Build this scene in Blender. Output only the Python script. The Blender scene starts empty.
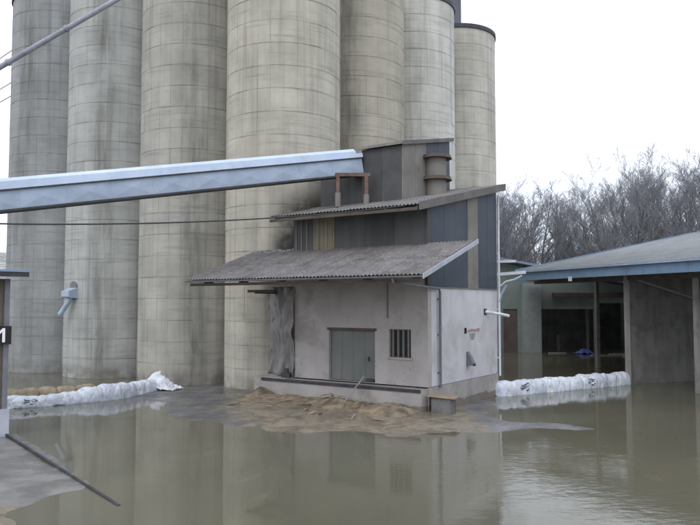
import bpy, math, random
import numpy as np
from mathutils import Vector, Matrix, noise
R = math.radians
SC = bpy.context.scene
COL = SC.collection

# ------------------------------------------------------------------ camera, sky, sun, exposure
cd = bpy.data.cameras.new('camera'); cam = bpy.data.objects.new('camera', cd); COL.objects.link(cam)
cd.sensor_width = 36.0; cd.lens = 36.0 * 705.0 / 700.0; cd.clip_start = 0.1; cd.clip_end = 4000
cam.location = (0, 0, 4.6); cam.rotation_euler = (R(90 + 3.207), 0, 0)
SC.camera = cam
wd = bpy.data.worlds.new('World'); SC.world = wd; wd.use_nodes = True
nt = wd.node_tree; nt.nodes.clear()
wo = nt.nodes.new('ShaderNodeOutputWorld'); bg = nt.nodes.new('ShaderNodeBackground')
sky = nt.nodes.new('ShaderNodeTexSky'); sky.sky_type = 'NISHITA'; sky.sun_disc = False
SUN_EL, SUN_AZ = 48.0, 205.0          # high sun behind cloud, behind and to the left of the camera
sky.sun_elevation = R(SUN_EL); sky.sun_rotation = R(SUN_AZ); sky.dust_density = 3.0; sky.air_density = 1.0
tcw = nt.nodes.new('ShaderNodeTexCoord'); ncl = nt.nodes.new('ShaderNodeTexNoise')
ncl.inputs['Scale'].default_value = 2.2; ncl.inputs['Detail'].default_value = 4
crw = nt.nodes.new('ShaderNodeValToRGB')
crw.color_ramp.elements[0].position = .3; crw.color_ramp.elements[0].color = (14.2, 15.4, 17.8, 1)
crw.color_ramp.elements[1].position = .7; crw.color_ramp.elements[1].color = (16.2, 17.0, 18.4, 1)
mxw = nt.nodes.new('ShaderNodeMixRGB'); mxw.inputs[0].default_value = .86
nt.links.new(tcw.outputs['Generated'], ncl.inputs['Vector']); nt.links.new(ncl.outputs['Fac'], crw.inputs[0])
nt.links.new(sky.outputs[0], mxw.inputs[1]); nt.links.new(crw.outputs[0], mxw.inputs[2])
nt.links.new(mxw.outputs[0], bg.inputs[0]); bg.inputs[1].default_value = 0.088
nt.links.new(bg.outputs[0], wo.inputs[0])
sl = bpy.data.lights.new('sun', 'SUN'); so = bpy.data.objects.new('sun', sl); COL.objects.link(so)
sl.energy = 0.7; sl.angle = R(30); sl.color = (1.0, .965, .91)
so.rotation_euler = (R(90 - SUN_EL), 0, R(180 - SUN_AZ)); so.location = (-20, -30, 40)
vs = SC.view_settings; vs.view_transform = 'Standard'; vs.look = 'None'; vs.exposure = 0.07; vs.gamma = 1.0
vs.use_curve_mapping = False
SC.cycles.max_bounces = 6; SC.cycles.diffuse_bounces = 3; SC.cycles.glossy_bounces = 3

# ------------------------------------------------------------------ helpers
def tag(o, label=None, cat=None, group=None, kind=None):
    if label: o['label'] = label
    if cat: o['category'] = cat
    if group: o['group'] = group
    if kind: o['kind'] = kind
    return o
def empty(name, loc=(0, 0, 0), rz=0.0, mat=None):
    o = bpy.data.objects.new(name, None); COL.objects.link(o); o.empty_display_size = .3
    if mat is not None: o.matrix_world = mat
    else: o.location = loc; o.rotation_euler = (0, 0, rz)
    return o
def place(name, me, parent=None, loc=(0, 0, 0), rot=(0, 0, 0), scale=None):
    o = bpy.data.objects.new(name, me); COL.objects.link(o)
    o.parent = parent; o.location = loc; o.rotation_euler = rot
    if scale: o.scale = scale
    return o
def copy_tree(o, parent=None):
    c = o.copy(); COL.objects.link(c); c.parent = parent
    for ch in list(o.children): copy_tree(ch, c)
    return c
class MB:
    def __init__(s): s.v = []; s.f = []
    def add(s, vs, fs):
        n = len(s.v); s.v += [tuple(p) for p in vs]; s.f += [tuple(i + n for i in f) for f in fs]; return s
    def box(s, x0, x1, y0, y1, z0, z1):
        return s.add([(x0,y0,z0),(x1,y0,z0),(x1,y1,z0),(x0,y1,z0),(x0,y0,z1),(x1,y0,z1),(x1,y1,z1),(x0,y1,z1)],
                     [(0,3,2,1),(4,5,6,7),(0,1,5,4),(1,2,6,5),(2,3,7,6),(3,0,4,7)])
    def prism(s, poly, y0, y1):       # poly in (x, z), counter-clockwise seen from -y
        n = len(poly)
        vs = [(x, y0, z) for x, z in poly] + [(x, y1, z) for x, z in poly]
        fs = [tuple(range(n)), tuple(range(2*n - 1, n - 1, -1))]
        for i in range(n): j = (i + 1) % n; fs.append((i, i + n, j + n, j))
        return s.add(vs, fs)
    def prismx(s, poly, x0, x1):      # poly in (y, z)
        n = len(poly)
        vs = [(x0, y, z) for y, z in poly] + [(x1, y, z) for y, z in poly]
        fs = [tuple(range(n - 1, -1, -1)), tuple(range(n, 2*n))]
        for i in range(n): j = (i + 1) % n; fs.append((i, j, j + n, i + n))
        return s.add(vs, fs)
    def tube(s, pts, r, seg=8, cap=True):
        pts = [Vector(p) for p in pts]; rs = r if isinstance(r, (list, tuple)) else [r] * len(pts)
        vs = []; fs = []; prev = None
        for i, p in enumerate(pts):
            a = pts[max(i-1, 0)]; b = pts[min(i+1, len(pts)-1)]; d = (b - a).normalized()
            if prev is None:
                h = Vector((0, 0, 1)) if abs(d.z) < .9 else Vector((1, 0, 0)); x = d.cross(h).normalized()
            else:
                x = (prev - d * prev.dot(d)).normalized()
            prev = x; y = d.cross(x)
            for k in range(seg):
                t = 2 * math.pi * k / seg; vs.append(p + (x * math.cos(t) + y * math.sin(t)) * rs[i])
        for i in range(len(pts) - 1):
            for k in range(seg):
                k2 = (k + 1) % seg; fs.append((i*seg+k, i*seg+k2, (i+1)*seg+k2, (i+1)*seg+k))
        if cap: fs.append(tuple(range(seg - 1, -1, -1))); fs.append(tuple((len(pts)-1)*seg + k for k in range(seg)))
        return s.add(vs, fs)
    def beam(s, a, b, w, h):          # rectangular bar from a to b
        a = Vector(a); b = Vector(b); d = (b - a).normalized()
        up = Vector((0, 0, 1)) if abs(d.z) < .95 else Vector((0, 1, 0))
        x = d.cross(up).normalized() * w / 2; y = x.cross(d).normalized() * h / 2
        vs = [p + sx * x + sy * y for p in (a, b) for sx, sy in ((-1,-1),(1,-1),(1,1),(-1,1))]
        return s.add(vs, [(0,1,2,3),(7,6,5,4),(0,4,5,1),(1,5,6,2),(2,6,7,3),(3,7,4,0)])
    def mesh(s, name, mat, smooth=False, sharp=35):
        me = bpy.data.meshes.new(name); me.from_pydata(s.v, [], s.f)
        if mat: me.materials.append(mat)
        if smooth:
            me.polygons.foreach_set('use_smooth', [True] * len(me.polygons))
            if sharp: me.set_sharp_from_angle(angle=R(sharp))
        me.update(); return me
    def build(s, name, mat, parent=None, loc=(0,0,0), rot=(0,0,0), smooth=False, sharp=35):
        return place(name, s.mesh(name, mat, smooth, sharp), parent, loc, rot)
def holed(x0, x1, z0, z1, y0, y1, holes):
    """wall slab in the xz plane with rectangular holes, only exposed faces"""
    xs = sorted({x0, x1, *[h[0] for h in holes], *[h[1] for h in holes]})
    zs = sorted({z0, z1, *[h[2] for h in holes], *[h[3] for h in holes]})
    nx, nz = len(xs) - 1, len(zs) - 1
    def solid(i, j):
        if not (0 <= i < nx and 0 <= j < nz): return False
        cx, cz = (xs[i]+xs[i+1])/2, (zs[j]+zs[j+1])/2
        return not any(h[0] < cx < h[1] and h[2] < cz < h[3] for h in holes)
    m = MB()
    for i in range(nx):
        for j in range(nz):
            if not solid(i, j): continue
            a, b, c, d = xs[i], xs[i+1], zs[j], zs[j+1]
            m.add([(a,y0,c),(b,y0,c),(b,y0,d),(a,y0,d)], [(0,1,2,3)])
            m.add([(a,y1,c),(b,y1,c),(b,y1,d),(a,y1,d)], [(3,2,1,0)])
            if not solid(i-1,j): m.add([(a,y0,c),(a,y0,d),(a,y1,d),(a,y1,c)], [(0,1,2,3)])
            if not solid(i+1,j): m.add([(b,y0,c),(b,y0,d),(b,y1,d),(b,y1,c)], [(3,2,1,0)])
            if not solid(i,j-1): m.add([(a,y0,c),(b,y0,c),(b,y1,c),(a,y1,c)], [(3,2,1,0)])
            if not solid(i,j+1): m.add([(a,y0,d),(b,y0,d),(b,y1,d),(a,y1,d)], [(0,1,2,3)])
    return m
def fbm(x, y, z=0.0, o=4): return noise.fractal(Vector((x, y, z)), 1.0, 2.0, o)

# ------------------------------------------------------------------ materials
class NT:
    def __init__(s, name):
        s.m = bpy.data.materials.new(name); s.m.use_nodes = True; s.t = s.m.node_tree; s.t.nodes.clear()
        s.o = s.n('ShaderNodeOutputMaterial'); s.p = s.n('ShaderNodeBsdfPrincipled'); s.l(s.p.outputs[0], s.o.inputs[0])
    def n(s, k): return s.t.nodes.new(k)
    def l(s, a, b): s.t.links.new(a, b)
    def setv(s, sock, x):
        if hasattr(x, 'is_linked') or isinstance(x, bpy.types.NodeSocket): s.l(x, sock)
        else: sock.default_value = x
    def math(s, op, a, b=0.0, c=None, clamp=False):
        q = s.n('ShaderNodeMath'); q.operation = op; q.use_clamp = clamp
        s.setv(q.inputs[0], a); s.setv(q.inputs[1], b)
        if c is not None: s.setv(q.inputs[2], c)
        return q.outputs[0]
    def comb(s, x, y, z):
        q = s.n('ShaderNodeCombineXYZ')
        for i, a in enumerate((x, y, z)): s.setv(q.inputs[i], a)
        return q.outputs[0]
    def noise(s, vec, scale=1.0, detail=5, rough=.55, stretch=None, dist=0.0):
        if stretch:
            mp = s.n('ShaderNodeMapping'); mp.inputs['Scale'].default_value = stretch; s.l(vec, mp.inputs[0]); vec = mp.outputs[0]
        q = s.n('ShaderNodeTexNoise'); s.l(vec, q.inputs['Vector'])
        q.inputs['Scale'].default_value = scale; q.inputs['Detail'].default_value = detail
        q.inputs['Roughness'].default_value = rough; q.inputs['Distortion'].default_value = dist
        return q.outputs['Fac']
    def ramp(s, fac, a, b, lo=0.0, hi=1.0):
        q = s.n('ShaderNodeMapRange'); q.interpolation_type = 'SMOOTHSTEP'
        s.setv(q.inputs[0], fac); q.inputs[1].default_value = a; q.inputs[2].default_value = b
        q.inputs[3].default_value = lo; q.inputs[4].default_value = hi
        return q.outputs[0]
    def mix(s, fac, a, b, mode='MIX'):
        q = s.n('ShaderNodeMixRGB'); q.blend_type = mode; s.setv(q.inputs[0], fac)
        for i, c in ((1, a), (2, b)):
            if isinstance(c, (tuple, list)): q.inputs[i].default_value = (*c[:3], 1)
            else: s.l(c, q.inputs[i])
        return q.outputs[0]
    def bump(s, h, strength=.3, dist=.02):
        q = s.n('ShaderNodeBump'); q.inputs['Strength'].default_value = strength; q.inputs['Distance'].default_value = dist
        s.l(h, q.inputs['Height']); s.l(q.outputs[0], s.p.inputs['Normal'])
    def out(s, col, rough=.8, spec=.35, metal=0.0):
        if isinstance(col, (tuple, list)): s.p.inputs['Base Color'].default_value = (*col[:3], 1)
        else: s.l(col, s.p.inputs['Base Color'])
        s.setv(s.p.inputs['Roughness'], rough); s.p.inputs['Specular IOR Level'].default_value = spec
        s.p.inputs['Metallic'].default_value = metal
        return s.m
def pmat(name, c1, c2, scale=1.2, rough=.8, bump=.25, bscale=25, dirt=None, dscale=.5, damt=.7, streak=None,
         stretch=(1, 1, 1), spec=.3, metal=0.0, bdist=.01, rnd=0.0, coord='pos', dlo=.5, dhi=.72, spots=None, tide=None):
    g = NT(name)
    if coord == 'pos': vec = g.n('ShaderNodeNewGeometry').outputs['Position']
    else: vec = g.n('ShaderNodeTexCoord').outputs['Object']
    col = g.mix(g.ramp(g.noise(vec, scale, 6, .6, stretch), .32, .68), c1, c2)
    if dirt: col = g.mix(g.ramp(g.noise(vec, dscale, 7, .62, dist=.6), dlo, dhi, 0, damt), col, dirt)
    if streak:
        sc, amt, sst = streak
        col = g.mix(g.ramp(g.noise(vec, 1.0, 4, .6, sst), .48, .72, 0, amt), col, sc)
    if spots:
        sc, ss, zmax = spots
        sz = g.n('ShaderNodeSeparateXYZ'); g.l(vec, sz.inputs[0])
        big = g.ramp(g.noise(vec, .9, 3), .45, .6)
        sm = g.math('MULTIPLY', g.math('MULTIPLY', g.ramp(g.noise(vec, ss, 4, .6), .60, .66), big), g.ramp(sz.outputs[2], zmax*.7, zmax*1.2, .9, .0))
        col = g.mix(sm, col, sc)
    if tide:
        tz_ = g.n('ShaderNodeSeparateXYZ'); g.l(vec, tz_.inputs[0])
        lv = g.math('MULTIPLY_ADD', g.noise(vec, 1.4, 5, .6), .5, tz_.outputs[2])
        col = g.mix(g.ramp(lv, tide[1]+.22, tide[1]+.30, .8, 0), col, tide[0])
    if rnd:
        oi = g.n('ShaderNodeObjectInfo'); f = g.math('MULTIPLY_ADD', oi.outputs['Random'], 2*rnd, 1-rnd)
        col = g.mix(1.0, col, g.comb(f, f, f), 'MULTIPLY')
    g.bump(g.noise(vec, bscale, 5, .6), bump, bdist)
    return g.out(col, rough, spec, metal)

def silo_mat(name, cx, cy, tint, stain, a0, width, dark_patches=None):
    g = NT(name); pos = g.n('ShaderNodeNewGeometry').outputs['Position']
    sp = g.n('ShaderNodeSeparateXYZ'); g.l(pos, sp.inputs[0])
    dx = g.math('SUBTRACT', sp.outputs[0], cx); dy = g.math('SUBTRACT', cy, sp.outputs[1])
    ang = g.math('ARCTAN2', dx, dy)                       # 0 faces the yard
    av = g.comb(g.math('MULTIPLY', ang, 3.14), sp.outputs[2], cx)
    col = g.mix(g.ramp(g.noise(av, .55, 6, .6), .3, .7), tuple(c * .83 for c in tint), tuple(c * 1.07 for c in tint))
    # board-marked pours: faint horizontal tide lines and vertical runs
    col = g.mix(g.ramp(g.noise(av, 1, 5, .65, (.35, 4.5, 1)), .5, .74, 0, .52), col, tuple(c * .5 for c in tint))
    col = g.mix(g.ramp(g.noise(av, 1, 5, .6, (2.6, .10, 1)), .48, .76, 0, .62), col, tuple(c * .55 for c in tint))
    col = g.mix(g.ramp(g.noise(av, 1, 4, .6, (1.7, .07, 1), .3), .56, .78, 0, .35), col, (min(1, tint[0]*1.25), min(1, tint[1]*1.25), min(1, tint[2]*1.24)))
    # dark weather stain running down one flank
    e = g.math('DIVIDE', g.math('SUBTRACT', ang, a0), width); e = g.math('EXPONENT', g.math('MULTIPLY', g.math('MULTIPLY', e, e), -1.0))
    sm = g.math('MULTIPLY', e, g.ramp(g.noise(av, .75, 6, .62, (1, .4, 1), .5), .28, .74, .30, 1.0))
    # darker blotches along the pour joints inside the stain
    jb = g.ramp(g.noise(av, 1, 5, .65, (2.2, .16, 1), .4), .3, .68, .45, 1.1)
    sm = g.math('MULTIPLY', g.math('MULTIPLY', sm, jb), stain, clamp=True)
    col = g.mix(g.math('MULTIPLY', sm, .76), col, (.115, .115, .10))
    # thin run-off lines below the joints
    zl = g.math('FRACT', g.math('DIVIDE', sp.outputs[2], 1.2)); rl = g.math('MULTIPLY', g.ramp(zl, .93, 1.0), g.ramp(g.noise(av, .8, 4), .42, .62, 0, .45))
    col = g.mix(rl, col, (.11, .105, .09))
    # flood and splash tide mark at the foot
    tm = g.math('MULTIPLY', g.ramp(sp.outputs[2], .25, 1.1, .75, 0), g.ramp(g.noise(av, 1.3, 5), .3, .65))
    col = g.mix(tm, col, (.16, .145, .115))
    if dark_patches:  # darker patches around the given points
        for sx, sy, sz, rr, k in dark_patches:
            v = g.n('ShaderNodeVectorMath'); v.operation = 'DISTANCE'; g.l(pos, v.inputs[0]); v.inputs[1].default_value = (sx, sy, sz)
            q = g.math('MULTIPLY', g.ramp(v.outputs['Value'], rr*.35, rr, k, 0), g.ramp(g.noise(av, 1.1, 6, .65), .25, .6, .35, 1))
            col = g.mix(q, col, (.05, .05, .048))
    oi = g.n('ShaderNodeObjectInfo'); f = g.math('MULTIPLY_ADD', oi.outputs['Random'], .08, .96)
    col = g.mix(1.0, col, g.comb(f, f, f), 'MULTIPLY')
    g.bump(g.noise(pos, 14, 6, .65), .35, .012)
    return g.out(col, .88, .2)

M = {}
M['joint'] = pmat('joint_concrete', (.16,.155,.14), (.46,.45,.42), .55, dirt=(.2,.19,.17), dscale=1.7, damt=.6)
M['rim'] = pmat('dark_rim_metal', (.05,.05,.06), (.08,.08,.09), 2, .6)
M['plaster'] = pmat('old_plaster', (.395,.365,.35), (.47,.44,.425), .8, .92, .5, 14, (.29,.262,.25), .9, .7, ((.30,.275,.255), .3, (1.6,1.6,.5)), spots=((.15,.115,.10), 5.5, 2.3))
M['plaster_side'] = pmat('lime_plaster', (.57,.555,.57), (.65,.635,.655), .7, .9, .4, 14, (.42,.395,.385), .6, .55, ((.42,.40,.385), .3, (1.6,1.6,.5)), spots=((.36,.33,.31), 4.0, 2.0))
M['plinth'] = pmat('plinth_concrete', (.36,.335,.32), (.44,.415,.40), .9, .85, .4, 15, (.24,.21,.18), .8, .7, tide=((.17,.145,.115), .32))
M['clad'] = pmat('dark_fibre_cladding', (.056,.068,.088), (.070,.082,.103), .5, .6, .1, 30, (.088,.092,.10), .8, .5, ((.05,.058,.07), .35, (2,2,.25)), rnd=.08)
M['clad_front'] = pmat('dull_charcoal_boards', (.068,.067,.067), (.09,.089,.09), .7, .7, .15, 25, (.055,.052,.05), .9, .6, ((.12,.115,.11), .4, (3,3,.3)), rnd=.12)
M['strip'] = pmat('weathered_beige_board', (.205,.19,.172), (.25,.235,.21), 1, .8, .2, 25, (.15,.138,.125), .9, .6, ((.14,.13,.115), .4, (6,6,.3)))
M['ochre'] = pmat('ochre_board', (.20,.175,.125), (.26,.23,.165), 1, .8, .2, 25, (.14,.122,.095), .9, .6, ((.13,.115,.085), .5, (7,7,.2)))
M['verge'] = pmat('grey_verge_board', (.13,.12,.115), (.18,.168,.158), 1, .8, .2, 25, (.09,.085,.08), 1.2, .6)
M['roof'] = pmat('lichened_fibre_cement', (.155,.145,.142), (.205,.192,.188), 1.3, .92, .6, 20, (.105,.093,.085), .8, .8, ((.33,.315,.29), .45, (4.2,4.2,4.2)), rnd=.06)
M['roof_light'] = pmat('pale_fibre_cement', (.225,.24,.25), (.275,.29,.30), .9, .9, .5, 8, (.18,.185,.185), .6, .6, ((.34,.35,.35), .4, (2.5,2.5,2.5)))
M['flash'] = pmat('zinc_flashing', (.42,.44,.50), (.54,.56,.62), 1.5, .45, .08, 20, metal=.35)
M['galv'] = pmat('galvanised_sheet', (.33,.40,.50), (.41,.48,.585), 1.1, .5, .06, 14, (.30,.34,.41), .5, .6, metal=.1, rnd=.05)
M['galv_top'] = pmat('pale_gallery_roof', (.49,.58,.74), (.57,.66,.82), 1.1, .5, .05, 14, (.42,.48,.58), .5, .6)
M['dark'] = pmat('dark_steel', (.04,.04,.045), (.07,.07,.075), 2, .6)
M['wood'] = pmat('dark_timber', (.075,.06,.05), (.13,.105,.085), 1, .85, .3, 30, stretch=(1,1,6))
M['wood_pale'] = pmat('pale_plank', (.30,.235,.165), (.40,.32,.23), 1.2, .85, .3, 30, stretch=(1,6,6))
M['rust'] = pmat('red_lead_steel', (.15,.085,.07), (.21,.125,.105), 2.5, .75, .2, 30, (.085,.06,.052), 1.5, .8)
M['door'] = pmat('grey_green_door', (.165,.175,.165), (.205,.215,.20), .6, .75, .15, 20, (.25,.23,.2), .8, .55, ((.11,.11,.10), .4, (4,4,.2)))
M['glass'] = NT('dusty_glass').out((.035,.04,.045), .18, .5)
M['pipe'] = pmat('grey_pipe', (.15,.155,.18), (.20,.205,.23), 2, .55)
M['white'] = pmat('white_painted_steel', (.62,.65,.70), (.74,.76,.80), 2, .5, .1, 20, (.45,.45,.44), 1.5, .5)
M['bag'] = pmat('white_woven_bag', (.58,.63,.72), (.74,.78,.85), 1.6, .42, .8, 6, (.36,.335,.29), 1.6, .8, bdist=.04, rnd=.07, dlo=.54)
M['print'] = NT('black_print').out((.03,.032,.04), .6)
M['tan_bag'] = pmat('tan_sandbag', (.29,.235,.165), (.38,.315,.225), 3, .9, .5, 12, (.18,.145,.10), 1.5, .6)
M['film'] = pmat('crumpled_white_film', (.66,.69,.75), (.80,.82,.86), 2, .35, .3, 8)
M['tarp'] = pmat('grey_dusty_sheet', (.25,.238,.228), (.31,.296,.286), 1.0, .8, .3, 10, (.15,.14,.13), .6, .5)
M['straw'] = pmat('wet_grain_mud', (.21,.17,.115), (.36,.295,.205), 3.2, .85, 1.0, 13, (.105,.088,.066), 1.5, .85, bdist=.05, dlo=.46, dhi=.64)
M['block'] = pmat('wet_concrete_block', (.13,.13,.13), (.20,.195,.19), 2, .7, .4, 16)
M['fascia'] = pmat('blue_grey_fascia', (.17,.27,.40), (.22,.32,.45), .8, .55, .08, 15, (.16,.20,.26), .7, .6)
M['shed_wall'] = pmat('dim_shed_boards', (.145,.14,.132), (.20,.192,.18), .9, .9, .4, 12, (.09,.086,.08), .7, .8, ((.09,.088,.082), .5, (2.5,2.5,.3)), rnd=.1)
M['shed_post'] = pmat('weathered_post', (.26,.25,.235), (.33,.32,.30), 1, .85, .3, 20, (.17,.16,.145), 1.2, .7)
M['soffit'] = pmat('shed_timber_soffit', (.10,.088,.075), (.14,.125,.11), 1, .9)
M['far_wall'] = pmat('green_grey_render', (.22,.26,.24), (.28,.32,.295), .4, .9, .2, 10, (.17,.185,.17), .4, .6)
M['far_pillar'] = pmat('pale_far_pillar', (.29,.32,.32), (.36,.39,.385), .6, .9, .2, 10, (.26,.27,.26), .6, .6)
M['far_roof'] = pmat('blue_grey_far_roof', (.20,.26,.34), (.26,.32,.40), .6, .6)
M['far_door'] = pmat('brown_far_door', (.14,.11,.10), (.18,.14,.13), 1, .8)
M['black_board'] = NT('black_sign_board').out((.012,.012,.014), .5)
M['white_paint'] = NT('white_sign_paint').out((.85,.85,.85), .5)
M['red_paint'] = pmat('faded_red_paint', (.36,.22,.21), (.46,.33,.32), 6, .8)
M['grey_paint'] = pmat('faded_green_paint', (.24,.26,.25), (.34,.36,.34), 6, .7)
M['hut'] = pmat('brown_hut_boards', (.10,.085,.07), (.16,.14,.115), 1, .85, .3, 20, stretch=(6,6,1))
M['blue'] = pmat('blue_plastic_tarp', (.10,.14,.42), (.16,.2,.52), 3, .4)
M['bark'] = pmat('grey_brown_bark', (.105,.105,.105), (.165,.165,.165), .8, .95, .3, 20)
M['twig'] = pmat('haze_tinted_twigs', (.165,.17,.185), (.25,.255,.275), .12, .95, 0, 5)  # bluish haze of distance is put into the twig colour
M['brush'] = pmat('winter_undergrowth', (.10,.10,.085), (.17,.165,.145), .25, .95, 0, 5)
M['cable'] = NT('black_cable').out((.05,.05,.055), .6)
M['tube'] = pmat('grain_tube_steel', (.26,.27,.31), (.36,.37,.42), 1.5, .5, .1, 20, (.16,.14,.13), 1.2, .6)
M['head'] = pmat('dark_headhouse_sheet', (.10,.105,.125), (.125,.13,.15), .6, .6, .1, 20, rnd=.05)

# water
g = NT('flood_water'); pos = g.n('ShaderNodeNewGeometry').outputs['Position']
wc = g.mix(g.ramp(g.noise(pos, .09, 5, .6, dist=.6), .35, .68), (.142,.131,.093), (.110,.109,.080))
wc = g.mix(g.ramp(g.noise(pos, .25, 5, .6, (1, .45, 1)), .5, .75, 0, .8), wc, (.165,.140,.094))
wc = g.mix(g.ramp(g.noise(pos, .33, 8, .7, (1, .6, 1), 2.2), .56, .70, 0, .55), wc, (.19,.163,.115))
calm = g.ramp(g.noise(pos, .11, 3, .5, (1, .6, 1)), .44, .66, .10, 1.0)
dv = g.n('ShaderNodeVectorMath'); dv.operation = 'DISTANCE'; g.l(pos, dv.inputs[0]); dv.inputs[1].default_value = (6.5, 18.5, 0)
calm = g.math('MAXIMUM', calm, g.math('MULTIPLY', g.ramp(dv.outputs['Value'], 3, 8, 1.0, 0), g.ramp(g.noise(pos, .6, 3), .35, .6, .4, 1.5)))
rip = g.math('MULTIPLY', g.noise(pos, 2.6, 4, .55, (1, 1.9, 1), .4), calm)
q = g.n('ShaderNodeBump'); q.inputs['Strength'].default_value = .09; q.inputs['Distance'].default_value = .05
g.l(rip, q.inputs['Height']); g.l(q.outputs[0], g.p.inputs['Normal'])
M['water'] = g.out(wc, .04, .5); g.p.inputs['IOR'].default_value = 1.33

# ground: colour zones painted as a vertex attribute (grain mud / wet asphalt / concrete)
g = NT('yard_ground'); pos = g.n('ShaderNodeNewGeometry').outputs['Position']
at = g.n('ShaderNodeAttribute'); at.attribute_name = 'zone'
zs = g.n('ShaderNodeSeparateColor'); g.l(at.outputs['Color'], zs.inputs[0])
asph = g.mix(g.ramp(g.noise(pos, .9, 6, .6), .35, .65), (.105,.105,.11), (.175,.17,.17))
mud = g.mix(g.ramp(g.noise(pos, 1.6, 7, .68, dist=.8), .33, .66), (.15,.128,.10), (.30,.255,.19))
con = g.mix(g.ramp(g.noise(pos, 1.0, 7, .62), .35, .65), (.15,.148,.14), (.24,.232,.22))
land = g.mix(g.ramp(g.noise(pos, .15, 6, .6), .35, .65), (.09,.09,.075), (.14,.135,.115))
mk = g.ramp(g.math('ADD', zs.outputs[0], g.math('MULTIPLY_ADD', g.noise(pos, 1.1, 6, .65), .9, -.45)), .35, .65)
col = g.mix(mk, asph, mud); col = g.mix(zs.outputs[1], col, con); col = g.mix(zs.outputs[2], col, land)
wet = g.ramp(g.noise(pos, .5, 5, .6), .38, .62, .16, .6)
g.bump(g.noise(pos, 9, 6, .65), .4, .03)
M['ground'] = g.out(col, wet, .4)

# ------------------------------------------------------------------ ground and water
def seg_dist(px, py, poly):
    best = 1e9; ins = False; n = len(poly)
    for i in range(n):
        x1, y1 = poly[i]; x2, y2 = poly[(i+1) % n]
        dx, dy = x2-x1, y2-y1; t = max(0, min(1, ((px-x1)*dx + (py-y1)*dy) / (dx*dx+dy*dy)))
        best = min(best, math.hypot(px-x1-t*dx, py-y1-t*dy))
        if (y1 > py) != (y2 > py) and px < (x2-x1)*(py-y1)/(y2-y1)+x1: ins = not ins
    return best if ins else -best
ISLAND = [(-11.6,36.6),(-10.6,34.6),(-8.3,31.3),(-6.3,27.9),(-4,26.3),(-1.8,25.4),(1,24.9),(3.1,24.7),(5.5,25.2),(8.6,25.9),(8.0,26.6),
          (6.1,27.2),(5.6,28.4),(5.3,30),(6.9,34),(6.6,37),(3,40),(-3,41),(-8.2,39.5)]
APRON = [(-16,28),(-11.75,24.5),(-6.25,17.7),(-6.75,17.3),(-7.3,15.9),(-7.0,14.6),(-6.4,13.2),(-16,12)]
def ground_h(x, y):
    n = fbm(x*.45, y*.45, 3.1, 4); z = -.45; zone = [0, 0, 0]
    if -22 < x < 16 and 10 < y < 46:
        d = seg_dist(x, y, ISLAND) + n * .75
        hi = min(.17, .045*d) if d > 0 else max(-.45, .09*d)
        d2 = seg_dist(x, y, APRON) + n * .35
        ha = min(.10, .055*d2) if d2 > 0 else max(-.45, .12*d2)
        z = max(hi, ha)
        if hi >= ha:
            # grain mud spreads from the dock; the silo side stays wet asphalt
            zone[0] = max(0, min(1, .5 + (x + 6.2 - .35*(33-y)) * .16 - max(0, (y-31))*.05))
            if x > 4: zone[0] *= max(0, 1-(x-4)*.5)
        else: zone[1] = max(0, min(1, (y - 15.6 + .8*n)*.8)); zone[0] = .8*(1-zone[1])
        z += n * .012
    far = max(0, (y - 78) / 8); far = min(1, far); sx = min(1, max(0, (abs(x) - 70) / 15))
    k = max(far, sx)
    if k > 0: z = z + k * (1.1 + .35*fbm(x*.03, y*.03)); zone[2] = min(1, k*1.5)
    if y > 108:
        q = min(1, (y-108)/110); z += 19*q*q*(3-2*q) * min(1, max(0, (x+0)/30 if x > 0 else (-x-30)/25))
    return z, zone
def axis(lo, a, b, hi, step, nl, nh, p=2.2):
    lo_ = [a - (a-lo) * ((i/nl) ** p) for i in range(nl, 0, -1)]; mid = list(np.arange(a, b, step))
    return lo_ + mid + [b + (hi-b) * ((i/nh) ** p) for i in range(0, nh+1)]
xs = axis(-1500, -18, 12, 1500, .16, 26, 26); ys = axis(-300, 13, 42, 2500, .16, 8, 34)
vv = []; zn = []
for y in ys:
    for x in xs:
        z, zo = ground_h(x, y); vv.append((x, y, z)); zn.append((*zo, 1))
nx = len(xs); ff = [(j*nx+i, j*nx+i+1, (j+1)*nx+i+1, (j+1)*nx+i) for j in range(len(ys)-1) for i in range(nx-1)]
gm = bpy.data.meshes.new('ground'); gm.from_pydata(vv, [], ff); gm.materials.append(M['ground'])
ca = gm.color_attributes.new('zone', 'FLOAT_COLOR', 'POINT'); ca.data.foreach_set('color', np.array(zn, dtype=np.float32).ravel())
gm.polygons.foreach_set('use_smooth', [True]*len(gm.polygons)); gm.update()
tag(place('ground', gm), kind='structure')
tag(MB().add([(-90,-60,0),(90,-60,0),(90,88,0),(-90,88,0)], [(0,1,2,3)]).build('water', M['water']), kind='structure')

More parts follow.
